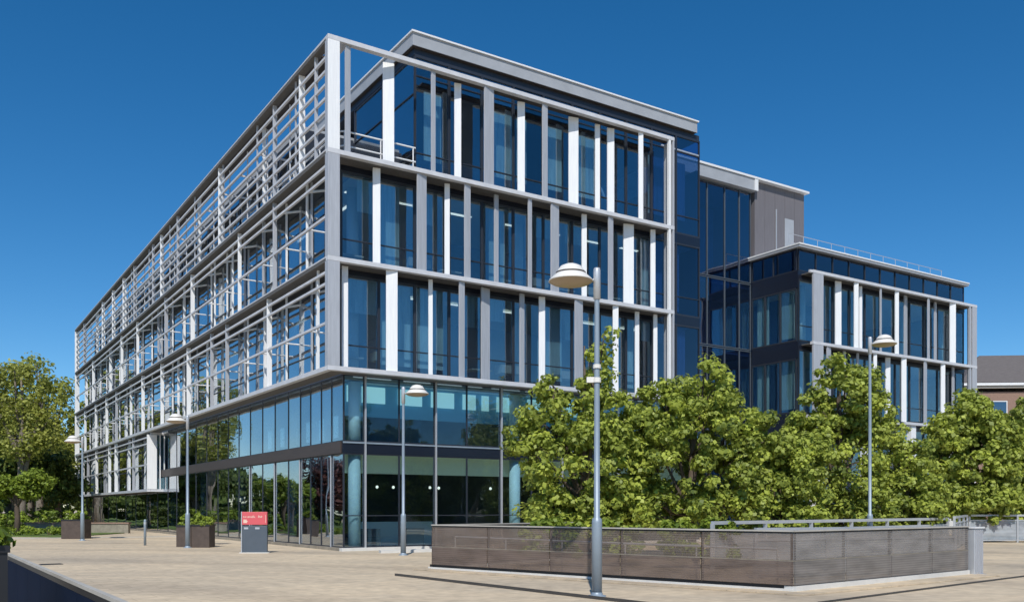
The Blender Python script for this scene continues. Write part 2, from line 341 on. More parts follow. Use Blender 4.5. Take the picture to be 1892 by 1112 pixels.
# inside the first floor: bulkhead, blinds and strips with added glow; pale ground floor bulkhead and pendants
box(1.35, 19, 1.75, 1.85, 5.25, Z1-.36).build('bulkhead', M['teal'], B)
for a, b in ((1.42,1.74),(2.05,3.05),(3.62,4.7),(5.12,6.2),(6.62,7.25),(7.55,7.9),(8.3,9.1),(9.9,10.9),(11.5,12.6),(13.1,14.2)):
    box(a, b, 1.62, 1.66, 5.78, 6.42).build('glowing_panel', M['lit'], B)  # blinds brightened by added glow, not lamps
for v in (6.2, 7.9, 9.6, 11.4, 13.3, 15.3): box(2.9, 2.94, v, v+.5, 4.75, 5.7).build('glowing_panel', M['lit'], B)  # pale strips, glow added in the same way
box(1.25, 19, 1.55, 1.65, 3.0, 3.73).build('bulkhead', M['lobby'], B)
for u, v in ((3.6,3.6),(4.4,3.7),(6.0,3.4),(6.7,3.9),(9.2,3.6)):
    p = MB().lathe([(.0,2.60),(.05,2.57),(.06,2.50),(0,2.46)], u, v, 12); p.build('pendant_light', M['pend'], B)
    MB().tube([(u,v,2.62),(u,v,3.7)], .008, 5).build('pendant_cord', M['black'], B)
box(3.1, 6.6, 4.3, 5.0, .02, 1.05).build('reception_desk', M['colm'], B)
for u in (2.3, 4.3, 6.5): box(u, u+.9, 2.4, 3.0, .02, .8).build('sofa', M['signgrey'], B)
# ---- outer frame, right facade
def frame_beam(x0,x1,y0,y1,z0,z1,m='beam'): return box(x0,x1,y0,y1,z0,z1).build('frame_beam', M[m], B, bevel=.008)
for z in (ZT, Z3, Z2, Z1):
    frame_beam(.0, RL, -.02, .22, z-.17, z)
    if z == Z1: frame_beam(.0, .22, .23, LL, z-.17, z)
    else:
        frame_beam(.0, .22, .23, LL, z-.06, z)
        box(.012, .30, .232, LL-.01, z-.19, z-.063).build('beam_shade_strip', M['walk'], B)  # dark strip paints the shade on the beam's underside
for z in (Z3, Z2, Z1):
    box(.23, RL-.03, .23, GV-.06, z-.15, z-.08).build('walkway', M['walk'], B)
    box(.23, GU-.06, GV-.05, LL-.1, z-.15, z-.08).build('walkway', M['walk'], B)
box(.31, .85, 1.5, LL-.1, ZT-.14, ZT-.07).build('canopy', M['soffit'], B)
box(4.6, RL-.03, .23, .62, ZT-.10, ZT-.05).build('canopy', M['soffit'], B)
box(.0, .9, .23, 1.4, ZT-.09, ZT-.05).build('canopy', M['beam'], B)
# corner posts
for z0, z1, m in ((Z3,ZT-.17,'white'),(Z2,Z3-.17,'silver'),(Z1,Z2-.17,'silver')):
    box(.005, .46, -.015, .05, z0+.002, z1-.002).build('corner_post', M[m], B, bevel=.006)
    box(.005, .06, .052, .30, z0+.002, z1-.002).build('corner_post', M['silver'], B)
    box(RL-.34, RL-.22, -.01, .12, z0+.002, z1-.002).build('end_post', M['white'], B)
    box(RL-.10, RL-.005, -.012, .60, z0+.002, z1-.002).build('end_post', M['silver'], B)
R3 = [(0.82,.22,'g',0),(2.66,.44,'w',1),(4.41,.19,'g',0),(5.73,.28,'w',1),(6.98,.51,'g',0),(8.81,.32,'w',1),(9.77,.3,'g',0),(11.57,.46,'w',1),(12.91,.23,'w',1),(13.67,.34,'w',1),(15.13,.23,'w',0)]
R2 = [(2.16,.29,'w',1),(3.9,.45,'g',0),(5.24,.21,'w',1),(5.96,.3,'g',0),(7.57,.22,'g',1),(9.0,.2,'g',0),(10.29,.48,'g',0),(12.16,.24,'w',1),(13.36,.31,'g',0),(14.72,.52,'w',1),(16.2,.25,'w',1)]
R1 = [(.87,.23,'w',1),(2.62,.44,'w',0),(4.49,.17,'w',1),(5.7,.27,'g',0),(7.04,.46,'g',1),(8.85,.26,'g',1),(9.88,.28,'w',1),(11.57,.5,'g',0),(13.64,.27,'w',0),(15.23,.21,'w',1),(16.35,.2,'w',1)]
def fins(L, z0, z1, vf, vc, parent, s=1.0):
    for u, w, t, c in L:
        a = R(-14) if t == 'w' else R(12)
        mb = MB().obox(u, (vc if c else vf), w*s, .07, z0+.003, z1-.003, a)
        mb.build('fin', M['white' if t == 'w' else 'silver'], parent, bevel=.006)  # grey colour adds the shade of fins turned from the sun
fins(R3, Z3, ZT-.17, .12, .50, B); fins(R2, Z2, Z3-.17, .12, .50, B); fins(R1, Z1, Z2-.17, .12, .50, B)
# ---- left facade fins (across the facade plane), louvres and ties
L3 = [(1.6,.16,.1,'g'),(3.3,.30,.1,'w'),(6.5,.22,.1,'g'),(9.0,.20,.45,'w'),(15.0,.38,.1,'w'),(20.3,.24,.4,'w'),(23.9,.2,.1,'g'),(28.3,.22,.1,'w'),(30.7,.2,.1,'g'),(36.9,.3,.1,'g'),(41.0,.34,.1,'w'),(45.5,.3,.1,'w'),(50.3,.3,.1,'w'),(55.4,.3,.4,'w'),(60.5,.3,.1,'g')]
L2 = [(6.5,.26,.1,'g'),(11.6,.26,.1,'w'),(20.6,.34,.1,'w'),(27.1,.34,.1,'g'),(35.8,.28,.1,'w'),(41.8,.3,.1,'w'),(48,.3,.3,'w'),(55.4,.34,.1,'w'),(60.6,.3,.3,'w'),(3.6,.14,.5,'w'),(9.2,.14,.5,'g'),(14.0,.14,.5,'w'),(17.3,.14,.5,'w'),(24,.2,.5,'w'),(31,.2,.5,'g')]
L1 = [(1.6,.14,.2,'w'),(2.5,.18,.5,'w'),(7.3,.34,.1,'w'),(8.9,.20,.5,'w'),(13.7,.28,.1,'g'),(16.5,.26,.1,'g'),(21.5,.36,.1,'w'),(28.2,.34,.1,'w'),(34.1,.34,.1,'w'),(39.3,.26,.3,'w'),(44.0,.3,.1,'g'),(48.5,.32,.1,'w'),(53.9,.3,.1,'w'),(60,.3,.1,'w'),(11.5,.14,.5,'w'),(18.8,.16,.5,'w'),(25.5,.2,.5,'w')]
L0 = [(37.3,.3,.1,'g'),(39.9,.26,.3,'w'),(44.3,.36,.1,'w'),(47.2,.34,.1,'w'),(50.2,.2,.4,'g'),(53.6,.34,.1,'w'),(58.4,.34,.1,'g'),(62.0,.3,.2,'w')]
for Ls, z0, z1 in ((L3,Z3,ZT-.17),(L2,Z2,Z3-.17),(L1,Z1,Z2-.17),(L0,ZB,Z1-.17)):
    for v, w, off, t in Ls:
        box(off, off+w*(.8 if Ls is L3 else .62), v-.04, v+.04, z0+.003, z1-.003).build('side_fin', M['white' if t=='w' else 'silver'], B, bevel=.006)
def louvre(z, y0=.3, y1=LL-.1, x=.15, m='beam', r=.045):
    box(x-r, x+r, y0, y1, z-r, z+r).build('louvre', M[m], B)
for k in range(7): louvre(ZT-.62-.5*k)
for zt, za in ((Z3,.0),(Z2,.0)):
    louvre(zt-.50); louvre(zt-.92); louvre(zt-2.38)
louvre(Z1-.5, 32.0); louvre(Z1-.92, 32.0); louvre(Z1-2.3, 32.0)
for i in range(21):
    v = 2.4 + i*3.0
    MB().tube([(.16,v,Z3-.92),(GU,v,Z3-.7)], .05, 6).build('bracket', M['white'], B)
    MB().tube([(.16,v,Z2-.92),(GU,v,Z2-.7)], .05, 6).build('bracket', M['white'], B)
    MB().tube([(.16,v,Z3-2.38),(GU,v,Z3-2.38)], .035, 6).build('bracket', M['white'], B)
    MB().tube([(.16,v,Z2-2.38),(GU,v,Z2-2.38)], .035, 6).build('bracket', M['white'], B)
    # arms carrying the screen of the roof terrace
    if i > 1: box(.2, 1.6, v-.03, v+.03, ZT-1.7, ZT-1.62).build('screen_arm', M['beam'], B)
    box(.66, .71, v+.6, v+.65, Z3+.02, ZT-.2 if i > 1 else ZT-.2).build('upright', M['beam'], B)
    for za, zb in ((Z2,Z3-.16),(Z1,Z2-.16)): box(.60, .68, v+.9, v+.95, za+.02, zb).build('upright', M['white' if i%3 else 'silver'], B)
for v in (3.9,8.9,14.4,20,26,32,38): box(.15,.22,v-.03,v+.03,Z3,ZT-.17).build('screen_post', M['silver'], B)
# terrace guard rail at the corner
t = MB()
for z in (Z3+.55, Z3+1.1): t.tube([(4.0,.85,z),(1.0,.85,z),(.85,1.0,z),(.85,9,z)], .035, 8)
for p in ((1.0,.85),(2.5,.85),(3.9,.85),(.85,3),(.85,6),(.85,9)): t.tube([(p[0],p[1],Z3),(p[0],p[1],Z3+1.1)], .025, 6)
t.build('terrace_rail', M['white'], B)
# ---- projecting first floor box at the far end of the left side
frame_beam(.0, .22, 31.8, LL, ZB, ZB+.17); frame_beam(.23, 1.83, 31.8, 32.02, ZB, ZB+.17); frame_beam(.23, 1.83, 31.8, 32.02, Z1-.34, Z1-.18)
box(.2, 1.0, 32.05, LL-.1, ZB+.03, ZB+.12).build('soffit', M['soffit'], B)
box(.01, .62, 31.78, 31.9, ZB+.173, Z1-.345).build('box_panel', M['white'], B)
box(1.40, 1.84, 31.78, 31.9, ZB+.173, Z1-.345).build('box_panel', M['silver'], B)
box(.63, 1.39, 31.98, 32.0, ZB+.173, Z1-.345).build('glass_panel', M['glassL'], B)
for x in (.85, 1.12): box(x-.03, x+.03, 31.88, 31.95, ZB+.173, Z1-.345).build('side_fin', M['white'], B)
n = 11; w = (LL-.4-32.1)/n
for i in range(n): window(32.1+i*w, 32.1+(i+1)*w, ZB+.18, Z1-.2, .92-.02, M['glassL'], B, name='glass_panel', axis='v', tr=[ZB+2.0], fr=.06)
# end posts at the far corner
for z0, z1 in ((Z3,ZT-.17),(Z2,Z3-.17),(Z1,Z2-.17),(ZB+.17,Z1-.17)):
    box(.0, .40, LL-.12, LL-.002, z0+.003, z1-.003).build('end_post', M['white'], B)
# rear and far end walls
box(.98, 19.6, LL-.38, LL-.2, 0, Z3).build('end_wall', M['mull'], B)
box(19.62, 19.72, GV+.13, LL-.4, 0, 18.3).build('end_wall', M['mull'], B)
# ---- roof
rf = box(3.86, 19.35, .80, 11.6, 19.98, 20.48).build('roof', M['fascia'], B)
box(3.80, 19.42, .73, 11.7, 20.483, 20.55).build('coping', M['coping'], rf)
box(4.0, 19.66, .98, 11.2, 19.70, 19.95).build('soffit', M['mull'], rf)
box(3.88, 19.3, .82, 11.5, 19.955, 19.977).build('soffit', M['soffit'], rf)
box(17.2, 19.7, .99, 1.04, 18.95, 19.02).build('band', M['rail'], rf)
box(1.6, 19.5, 7.3, LL-.8, 18.32, 18.55).build('roof_slab', M['fascia'], rf)
box(1.75,4.0,7.0,7.12,Z3+.03,18.3).build('return_wall', M['mull'], rf)
box(4.1,19.5,11.0,11.15,18.6,19.69).build('return_wall', M['mull'], rf)

# ------------------------------------------------------------------ link building (dark glass) with plant room on the wing
K = empty('link_building', O, RZ, 'dark navy glass link block set back between the long office block and the lower wing', 'building')
VM = 5.75; KZ = 21.25
us = [19.75,20.9,22.2,23.6,25.0,26.4,27.6,28.55]
for a, b in zip(us[:-1], us[1:]):
    for z0, z1 in ((.1,3.9),(4.0,6.86),(6.92,10.88),(10.94,14.82),(14.88,KZ-1.02)):
        window(a, b, z0, z1, VM, M['glassD'], K, fr=.03, frame=M['signgrey'])
for z in (3.9,6.88,10.9,14.84): box(19.76, 28.6, VM+.1, 14, z-.3, z+.02).build('floor_slab', M['slab'], K)
box(19.76, 33.1, 9, 14, 0, KZ-1.1).build('core_wall', M['core'], K)
kr = box(19.75, 28.75, VM-.35, 15, KZ-.98, KZ-.30).build('roof', M['fascia'], K)
box(19.72, 33.3, VM-.42, 15.1, KZ-.295, KZ-.18).build('coping', M['coping'], kr)
box(28.5, 28.78, VM-.40, VM-.352, KZ-.98, KZ-.30).build('end_cap', M['coping'], kr)
pl = MB()
for i in range(5): pl.box(28.8+i*.88, 29.66+i*.88, VM-.1, VM+.02, 16.4, KZ-.30)
pl.box(28.8, 33.2, VM+.021, 14.9, 16.3, KZ-.3); pl.build('plant_screen', M['plant'], K)
box(30.6, 30.66, VM-.16, VM-.11, 17.2, 19.6).build('pipe', M['rail'], K)
box(31.4, 32.2, VM-.14, VM-.11, 17.0, 19.2).build('vent_grille', M['fascia'], K)

# ------------------------------------------------------------------ lower wing
W = empty('office_wing', O, RZ, 'lower glass wing on the right with white fins and a railed flat roof', 'building')
WV = 2.35; WF = 1.5; U0, U1 = 28.62, 45.0; WR = 16.3
n = 11; w = (U1-U0-.1)/n
for z0, z1 in ((0,Z1-.0),(Z1,Z2),(Z2,Z3)):
    for i in range(n): window(U0+.05+i*w, U0+.05+(i+1)*w, z0+.12, z1-.34, WV, M['glassW'], W, tr=[z0+1.0])
    box(U0, U1, WV-.03, WV+.1, z1-.33, z1+.10).build('spandrel', M['spand'], W)
    for a, b in ((2.46,3.6),(3.6,4.7),(4.7,5.72)):
        window(a, b, z0+.12, z1-.85, U0, M['glassW'], W, axis='v')
    box(U0-.03, U0+.1, WV-.02, 5.72, z1-.84, z1+.10).build('spandrel', M['spand'], W)
    box(U0+.13, U1-.1, WV+.13, 14, z1-.30, z1).build('floor_slab', M['slab'], W)
    box(U0+.14, U1-.2, WV+.14, 13.9, z1-.36, z1-.305).build('ceiling', M['ceil'], W)
    box(U0+3.2, U1-5, 6.5, 13.8, z0+.01, z1-.37).build('core_wall', M['core'], W)
    for a in (30.2, 35, 40, 44): MB().tube([(a,3.4,z0+.01),(a,3.4,z1-.37)], .22, 14).build('column', M['colm'], W, smooth=True)
    if z0: box(U0+.35, U0+.4, 2.9, 3.9, z0+.4, z1-.9).build('blind', M['blind'], W); box(U0+.35, U0+.4, 4.75, 5.6, z0+.2, z1-.9).build('blind', M['blind'], W)
for i in range(n): window(U0+.05+i*w, U0+.05+(i+1)*w, Z3+.11, WR-.15, WV, M['glassD'], W, fr=.03)
for a, b in ((2.46,4.1),(4.1,5.72)): window(a, b, Z3+.11, WR-.15, U0, M['glassD'], W, axis='v', fr=.03)
wr = box(U0-.25, U1+.05, WV-.3, 14.2, WR-.13, WR).build('roof', M['fascia'], W)
box(U0-.28, U1+.08, WV-.34, 14.25, WR+.003, WR+.08).build('coping', M['coping'], wr)
gr = MB()
for z in (WR+.55, WR+1.05): gr.tube([(U0+.5,3.4,z),(U1-.8,3.4,z)], .018, 6)
for i in range(13): gr.tube([(U0+.5+i*1.25,3.4,WR+.05),(U0+.5+i*1.25,3.4,WR+1.05)], .016, 6)
gr.build('guard_rail', M['rail'], W)
WF0, WF1 = 28.85, 45.03
for z in (Z3, Z2): box(WF0, WF1, WF-.02, WF+.2, z-.16, z).build('frame_beam', M['beam'], W); box(WF0, WF1-.1, WF+.21, WV-.06, z-.14, z-.08).build('walkway', M['walk'], W)
box(37.3, 39.7, WF-.02, WF+.2, Z1-.16, Z1).build('frame_beam', M['beam'], W); box(28.85, 37.2, WF+.3, WF+.5, Z1-.16, Z1).build('frame_beam', M['beam'], W); box(39.8, WF1, WF+.3, WF+.5, Z1-.16, Z1).build('frame_beam', M['beam'], W)
box(28.62, 28.84, WF+.0, WF+.12, Z3-.16, Z3-.02).build('frame_beam', M['beam'], W)
for z0, z1 in ((Z2,Z3-.16),(Z1,Z2-.16)):
    box(28.88, 29.72, WF-.01, WF+.10, z0+.003, z1-.003).build('corner_post', M['silver'], W)
    box(44.2, 44.35, WF, WF+.12, z0+.003, z1-.003).build('end_post', M['silver'], W)
    box(44.5, 45.02, WF-.01, WF+.35, z0+.003, z1-.003).build('end_post', M['silver'], W)
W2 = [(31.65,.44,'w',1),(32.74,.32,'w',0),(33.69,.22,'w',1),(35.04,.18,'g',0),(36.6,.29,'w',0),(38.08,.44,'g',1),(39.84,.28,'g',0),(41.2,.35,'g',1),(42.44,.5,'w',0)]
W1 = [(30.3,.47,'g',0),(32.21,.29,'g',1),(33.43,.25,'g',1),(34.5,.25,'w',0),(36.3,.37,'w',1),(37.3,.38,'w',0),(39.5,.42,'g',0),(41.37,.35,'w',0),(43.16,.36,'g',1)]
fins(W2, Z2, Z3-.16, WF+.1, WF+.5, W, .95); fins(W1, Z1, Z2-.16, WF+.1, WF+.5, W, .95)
for u in (29.3, 33.8, 38.3, 42.8, 44.8): box(u-.25, u+.25, WF+.1, WF+.4, 0, Z1-.17).build('pilotis', M['white'], W)
box(U1-.1, U1, WV+.13, 14, 0, WR-.14).build('end_wall', M['mull'], W)

# ------------------------------------------------------------------ house at the far right
H = empty('brick_house', (47.0,82.0,0), R(-4), 'low brick house with a grey tiled pitched roof behind the right end of the wing', 'house')
def gable(x0,x1,y0,y1,ze,zr,ov=.5):
    m = MB(); ym = (y0+y1)/2
    m.v = [(x0-ov,y0-ov,ze),(x1+ov,y0-ov,ze),(x1+ov,y1+ov,ze),(x0-ov,y1+ov,ze),(x0-ov+4,ym,zr),(x1+ov-4,ym,zr)]
    m.f = [(0,1,5,4),(1,2,5),(2,3,4,5),(3,0,4),(0,3,2,1)]; return m
box(-6,18,0,10,0,12.2).build('wall', M['brick'], H)
rr = gable(-6,18,0,10,13.0,16.3).build('roof', M['tile'], H)
box(-6.5,18.5,-.56,-.44,12.72,12.95).build('gutter', M['coping'], rr)
box(-6.4,18.4,-.4,-.05,12.5,12.7).build('soffit', M['copestone'], rr)
dm = MB(); dm.v=[(3,-.4,13.2),(7,-.4,13.2),(5,-.4,15.4),(3,4,13.2),(7,4,13.2),(5,4,15.4)]; dm.f=[(0,1,2),(3,5,4),(0,2,5,3),(1,4,5,2),(0,3,4,1)]
dm.build('dormer', M['tile'], rr)
for x in (-4,-.5,3,6.5,10,14): 
    wdw = box(x,x+1.7,-.04,-.002,9.6,11.3).build('window', M['glassD'], H)
    MB().box(x-.08,x,-.07,-.003,9.52,11.38).box(x+1.7,x+1.78,-.07,-.003,9.52,11.38).box(x,x+1.7,-.07,-.045,11.3,11.38).box(x,x+1.7,-.07,-.045,9.52,9.6).build('frame', M['coping'], wdw)

# ------------------------------------------------------------------ trees
def leaf_mesh(name, centers, radii, per, size, seed, m, parent, droop=0, flat=.7, tones=None):
    rs = np.random.RandomState(seed); C = np.array(centers); K_ = len(C)
    rad = np.array(radii)
    N = K_*per
    ci = np.repeat(np.arange(K_), per)
    d = rs.normal(size=(N,3)); d /= np.linalg.norm(d,axis=1)[:,None]
    rr_ = rs.uniform(.25,1,size=(N,1))**.6
    P = C[ci] + d*rr_*rad[ci][:,None]*np.array([1,1,flat])
    if droop: P[:,2] -= np.abs(rs.normal(size=N))*droop
    nrm = d*1.0 + rs.normal(size=(N,3))*.5 + np.array([0,0,.5]); nrm /= np.linalg.norm(nrm,axis=1)[:,None]
    a = np.cross(nrm, rs.normal(size=(N,3))); a /= np.linalg.norm(a,axis=1)[:,None]; b = np.cross(nrm,a)
    s = size*rs.uniform(.6,1.3,size=(N,1)); w = s*.42
    V_ = np.stack([P-a*s*.5, P+b*w+nrm*w*.18, P+a*s*.55, P-b*w+nrm*w*.18],1).reshape(-1,3)
    me = bpy.data.meshes.new(name); me.vertices.add(4*N); me.vertices.foreach_set('co', V_.ravel())
    me.loops.add(4*N); me.loops.foreach_set('vertex_index', np.arange(4*N, dtype=np.int32))
    me.polygons.add(N); me.polygons.foreach_set('loop_start', np.arange(0,4*N,4, dtype=np.int32)); me.polygons.foreach_set('loop_total', np.full(N,4, dtype=np.int32))
    me.update(calc_edges=True)
    ct = rs.uniform(0,1,size=K_) if tones is None else np.array(tones)
    tn = np.clip(ct[ci]*.6 + rs.uniform(0,.4,size=N), 0, 1)
    at = me.attributes.new('leaf_tone','FLOAT','FACE'); at.data.foreach_set('value', tn.astype(np.float32))
    me.materials.append(m); o = bpy.data.objects.new(name, me); col.objects.link(o); o.parent = parent; return o
def tree(name, loc, label, lobes, group, leafm, seed, n_cl=260, per=66, size=.15, cr=.335, sc=1, trunk_r=.13, trunk_h=1.6, bark='bark', droop=0, fork=None, rz=0):
    """lobes: list of (x,y,z,rx,ry,rz) ellipsoids in local metres; foliage clumps follow the lobes' outer shells"""
    lobes = [tuple(q*sc for q in l) for l in lobes]
    rs = random.Random(seed); T = empty(name, loc, rz, label, 'tree', group)
    vol = [a[3]*a[4]*a[5] for a in lobes]; tot = sum(v**.8 for v in vol); cs = []; rr_ = []; tones = []
    for (x,y,z,rx,ry,rz_), v in zip(lobes, vol):
        for _ in range(max(5, int(n_cl*v**.8/tot))):
            th = rs.uniform(0,2*math.pi); ph = math.acos(rs.uniform(-1,1)); q = rs.uniform(.25,1)**.42
            q *= 1 + .16*math.sin(3*th+seed)*math.sin(2.5*ph)
            cs.append((x+rx*q*math.sin(ph)*math.cos(th), y+ry*q*math.sin(ph)*math.sin(th), z+rz_*q*math.cos(ph)))
            rr_.append(cr*rs.uniform(.6,1.35)); tones.append(min(1,max(0,rs.gauss(.5,.22))))
    tb = MB(); top = max(l[2] for l in lobes)
    tb.tube([(0,0,-.1),(.03,.02,trunk_h*.5),(-.04,.03,trunk_h),(.02,0,(trunk_h+top)/2),(0,0,top)], [trunk_r*1.35,trunk_r,trunk_r*.9,trunk_r*.55,trunk_r*.2], 10)
    for i, (x,y,z,rx,ry,rz_) in enumerate(lobes):
        h0 = min(trunk_h*rs.uniform(.75,1.2), z); sx, sy = rs.uniform(-.15,.15), rs.uniform(-.15,.15)
        tb.tube([(0,0,h0),(x*.35+sx,y*.35+sy,h0+(z-h0)*.45),(x*.8,y*.8,h0+(z-h0)*.9),(x,y,z+rz_*.5)], [trunk_r*.6,trunk_r*.42,trunk_r*.28,trunk_r*.08], 7)
    for c in cs[::4]:
        l = min(lobes, key=lambda q: (q[0]-c[0])**2+(q[1]-c[1])**2+(q[2]-c[2])**2)
        tb.tube([(l[0]*.8,l[1]*.8,min(l[2],c[2]-.1)),((l[0]+c[0])/2,(l[1]+c[1])/2,(l[2]+c[2])/2+.1),c], [trunk_r*.2,trunk_r*.12,trunk_r*.04], 5)
    tb.build('trunk', M[bark], T, smooth=True)
    leaf_mesh('crown', cs, rr_, per, size, seed, M[leafm], T, droop=droop, tones=tones)
    return T
GT = 'leafy maples in a row before the right facade'
# positions from left to right along the planting strip
tree('maple_tree', (2.35,29.5,0), 'tallest slender maple with a spiky top, beside the foreground lamp post', [(0,0,2.6,1.9,1.4,1.9),(-1.0,.1,4.1,1.1,1.0,1.1),(.9,.2,4.0,1.2,1.1,1.1),(.3,0,5.4,.55,.5,1.0),(.62,0,6.5,.3,.3,.85),(-1.75,0,3.5,.7,.6,.55),(.9,.2,1.6,1.4,1.2,.8),(-.9,0,1.3,1.2,1.0,.7),(-1.0,0,5.1,.45,.4,.55)], GT, 'leafA', 11, n_cl=390, sc=1.06)
tree('maple_tree', (5.85,29.6,0), 'wide domed maple directly right of the foreground lamp post', [(0,0,3.2,2.1,1.6,2.2),(-1.3,0,3.7,1.2,1.1,1.1),(1.3,.2,3.9,1.4,1.1,1.3),(.4,0,5.3,.9,.8,.9),(-.9,.1,4.9,.7,.6,.7),(.8,.1,5.35,.55,.5,.6),(-.9,-.4,1.4,1.6,1.1,.7),(1.2,0,1.6,1.5,1.1,.9),(2.2,0,3.9,.7,.7,.7)], GT, 'leafA', 12, n_cl=440, sc=1.04)
tree('maple_tree', (9.0,30.4,0), 'low rounded maple filling the gap under the link block', [(0,0,2.6,1.6,1.4,1.9),(-.8,0,3.9,1.0,.9,1.0),(.9,.1,3.9,1.2,1.0,.9),(0,-.2,1.4,1.6,1.1,.8)], GT, 'leafA', 13, n_cl=250, sc=.86)
tree('maple_tree', (12.1,33.5,0), 'tall maple with a peaked crown in front of the near corner of the lower wing', [(0,0,3.2,2.0,1.5,2.2),(.2,0,5.6,1.2,1.1,1.3),(-.1,0,6.6,.7,.6,.7),(1.2,0,5.0,1.2,1.0,1.2),(1.0,.1,6.3,.7,.6,.7),(-1.3,0,4.2,1.0,.9,1.0),(.3,-.3,1.5,2.0,1.2,.8),(-.9,0,5.4,.6,.5,.6)], GT, 'leafA', 14, n_cl=400)
tree('maple_tree', (15.0,34.5,0), 'narrow maple right behind the silver lamp post of the wing', [(0,0,2.4,1.3,1.1,1.8),(-.1,0,3.9,1.0,.9,1.0),(.3,0,2.0,1.4,1.1,1.0)], GT, 'leafA', 15, n_cl=170, sc=.9)
tree('maple_tree', (22.5,44.5,0), 'full maple below the right half of the wing facade', [(0,0,3.0,1.9,1.5,2.1),(.1,0,4.9,1.1,1.0,1.0),(-1.0,0,3.9,1.0,.9,1.1),(1.0,0,4.1,1.1,1.0,1.1),(0,-.3,1.5,1.9,1.1,.8)], GT, 'leafA', 16, n_cl=430, sc=1.22, size=.22, cr=.42)
tree('maple_tree', (27.2,46.8,0), 'rightmost maple, partly cut by the right edge of the photo below the house roof', [(0,0,2.9,2.0,1.5,2.1),(-.6,0,4.8,1.0,.9,1.0),(1.0,0,4.5,1.1,1.0,1.0),(-.2,-.3,1.5,2.0,1.2,.8)], GT, 'leafA', 17, n_cl=430, sc=1.24, size=.22, cr=.42)
# big trees on the left
GL = 'tall trees left of the office block'
bigl = lambda s: [(0*s,0,6.5*s,3.6*s,3.2*s,2.2*s),(-2.2*s,0,9*s,2.4*s,2*s,1.7*s),(2.0*s,0,9.4*s,2.3*s,2*s,1.8*s),(-.2*s,0,11.6*s,2.2*s,2*s,1.5*s),(3.4*s,0,6.2*s,1.8*s,1.6*s,1.3*s),(-3.6*s,.4,6.4*s,1.8*s,1.6*s,1.4*s)]
tA = tree('willow_tree', (-51.0,98,0), 'tall yellow green willow nearest the far white corner of the office block', bigl(1.42), GL, 'leafB', 21, n_cl=160, per=60, size=.38, cr=.95, trunk_r=.36, trunk_h=4, bark='barkpale', droop=.5)
tB = tree('willow_tree', (-37.8,70,0), 'airy willow at the left edge of the photo with blue sky showing through', [(0,0,7.2,3.0,2.6,1.3),(-2.2,0,9.4,2.4,2,1.2),(1.8,0,9.8,1.8,1.6,1.1),(-.6,0,12.0,1.9,1.6,1.0),(-3.2,0,11.6,1.4,1.3,.9)], GL, 'leafB', 22, n_cl=150, per=60, size=.24, cr=.62, trunk_r=.3, trunk_h=4, bark='barkpale', droop=.5)
tC = tree('broadleaf_tree', (-41.0,75,0), 'dark green broadleaf tree below the willows at the left', [(0,0,4.6,3.2,2.6,2.0),(2.2,0,5.2,2.2,2,1.8),(-2.2,0,4.6,2.2,2,1.8),(0,0,6.4,2.0,1.8,1.2),(3.6,1,3.6,1.6,1.5,1.4)], GL, 'leafC', 23, n_cl=330, per=65, size=.3, cr=.75, trunk_r=.3, trunk_h=2.4)
tD = tree('broadleaf_tree', (-30.8,56.5,0), 'small bright green tree with a leaning trunk at the left edge', [(0,0,2.9,1.6,1.4,.7),(1.1,0,3.3,1.1,1,.6),(-1.4,0,3.0,1.3,1.1,.7)], GL, 'leafY', 24, n_cl=120, per=55, size=.2, cr=.42, trunk_r=.16, trunk_h=2.0)
tE = tree('broadleaf_tree', (-50.5,101,0), 'dark tree in the shade directly beside the far end of the office block', [(0,0,4.6,3.4,2.6,2.6),(2.4,0,5.0,2.6,2,2.4),(-2.2,0,5.6,2.6,2,2.2),(0,0,8.0,2.6,2.2,1.8)], GL, 'leafC', 25, n_cl=300, per=60, size=.36, cr=.9, trunk_r=.32, trunk_h=2.6)
tF = tree('copper_tree', (-45.5,63,0), 'copper leaved tree among the green trees at the left edge', [(0,0,4.0,2.4,2,1.9),(1.2,0,5.4,1.6,1.4,1.2),(-1.2,0,5.2,1.6,1.4,1.2)], GL, 'leafR', 26, n_cl=180, per=60, size=.28, cr=.65, trunk_r=.22, trunk_h=2.2)
def again(src, loc, rz, sc, label):
    t_ = copy_tree(src); t_.location = loc; t_.rotation_euler = (0,0,rz); t_.scale = (sc,sc,sc); t_['label'] = label; return t_
lab = 'tall garden tree standing off to the left, mirrored in the side glazing'
for i, (src, x, y, rz, sc) in enumerate(((tC,-52,60,.7,.8),(tA,-62,100,2.2,.75),(tE,-55,104,3,1.2),(tE,-62,112,1,1.3),(tA,-43.5,82,1,.62))):
    t_ = again(src, (x,y,0), rz, sc, lab); t_['group'] = 'garden trees reflected in the side glazing'
lab = 'tall street tree standing off to the right, mirrored in the dark glass'
for i, (src, x, y, rz, sc) in enumerate(((tE,52,26,.5,1.0),(tA,60,14,1.3,.9),(tE,66,30,2,1.0),(tC,44,14,2.8,1.0),(tA,74,2,2,1.0),(tE,36,-6,2,.9),(tC,52,-2,1,1.0),(tE,82,40,1,1.2))):
    t_ = again(src, (x,y,0), rz, sc, lab); t_['group'] = 'street trees reflected in the front glazing'
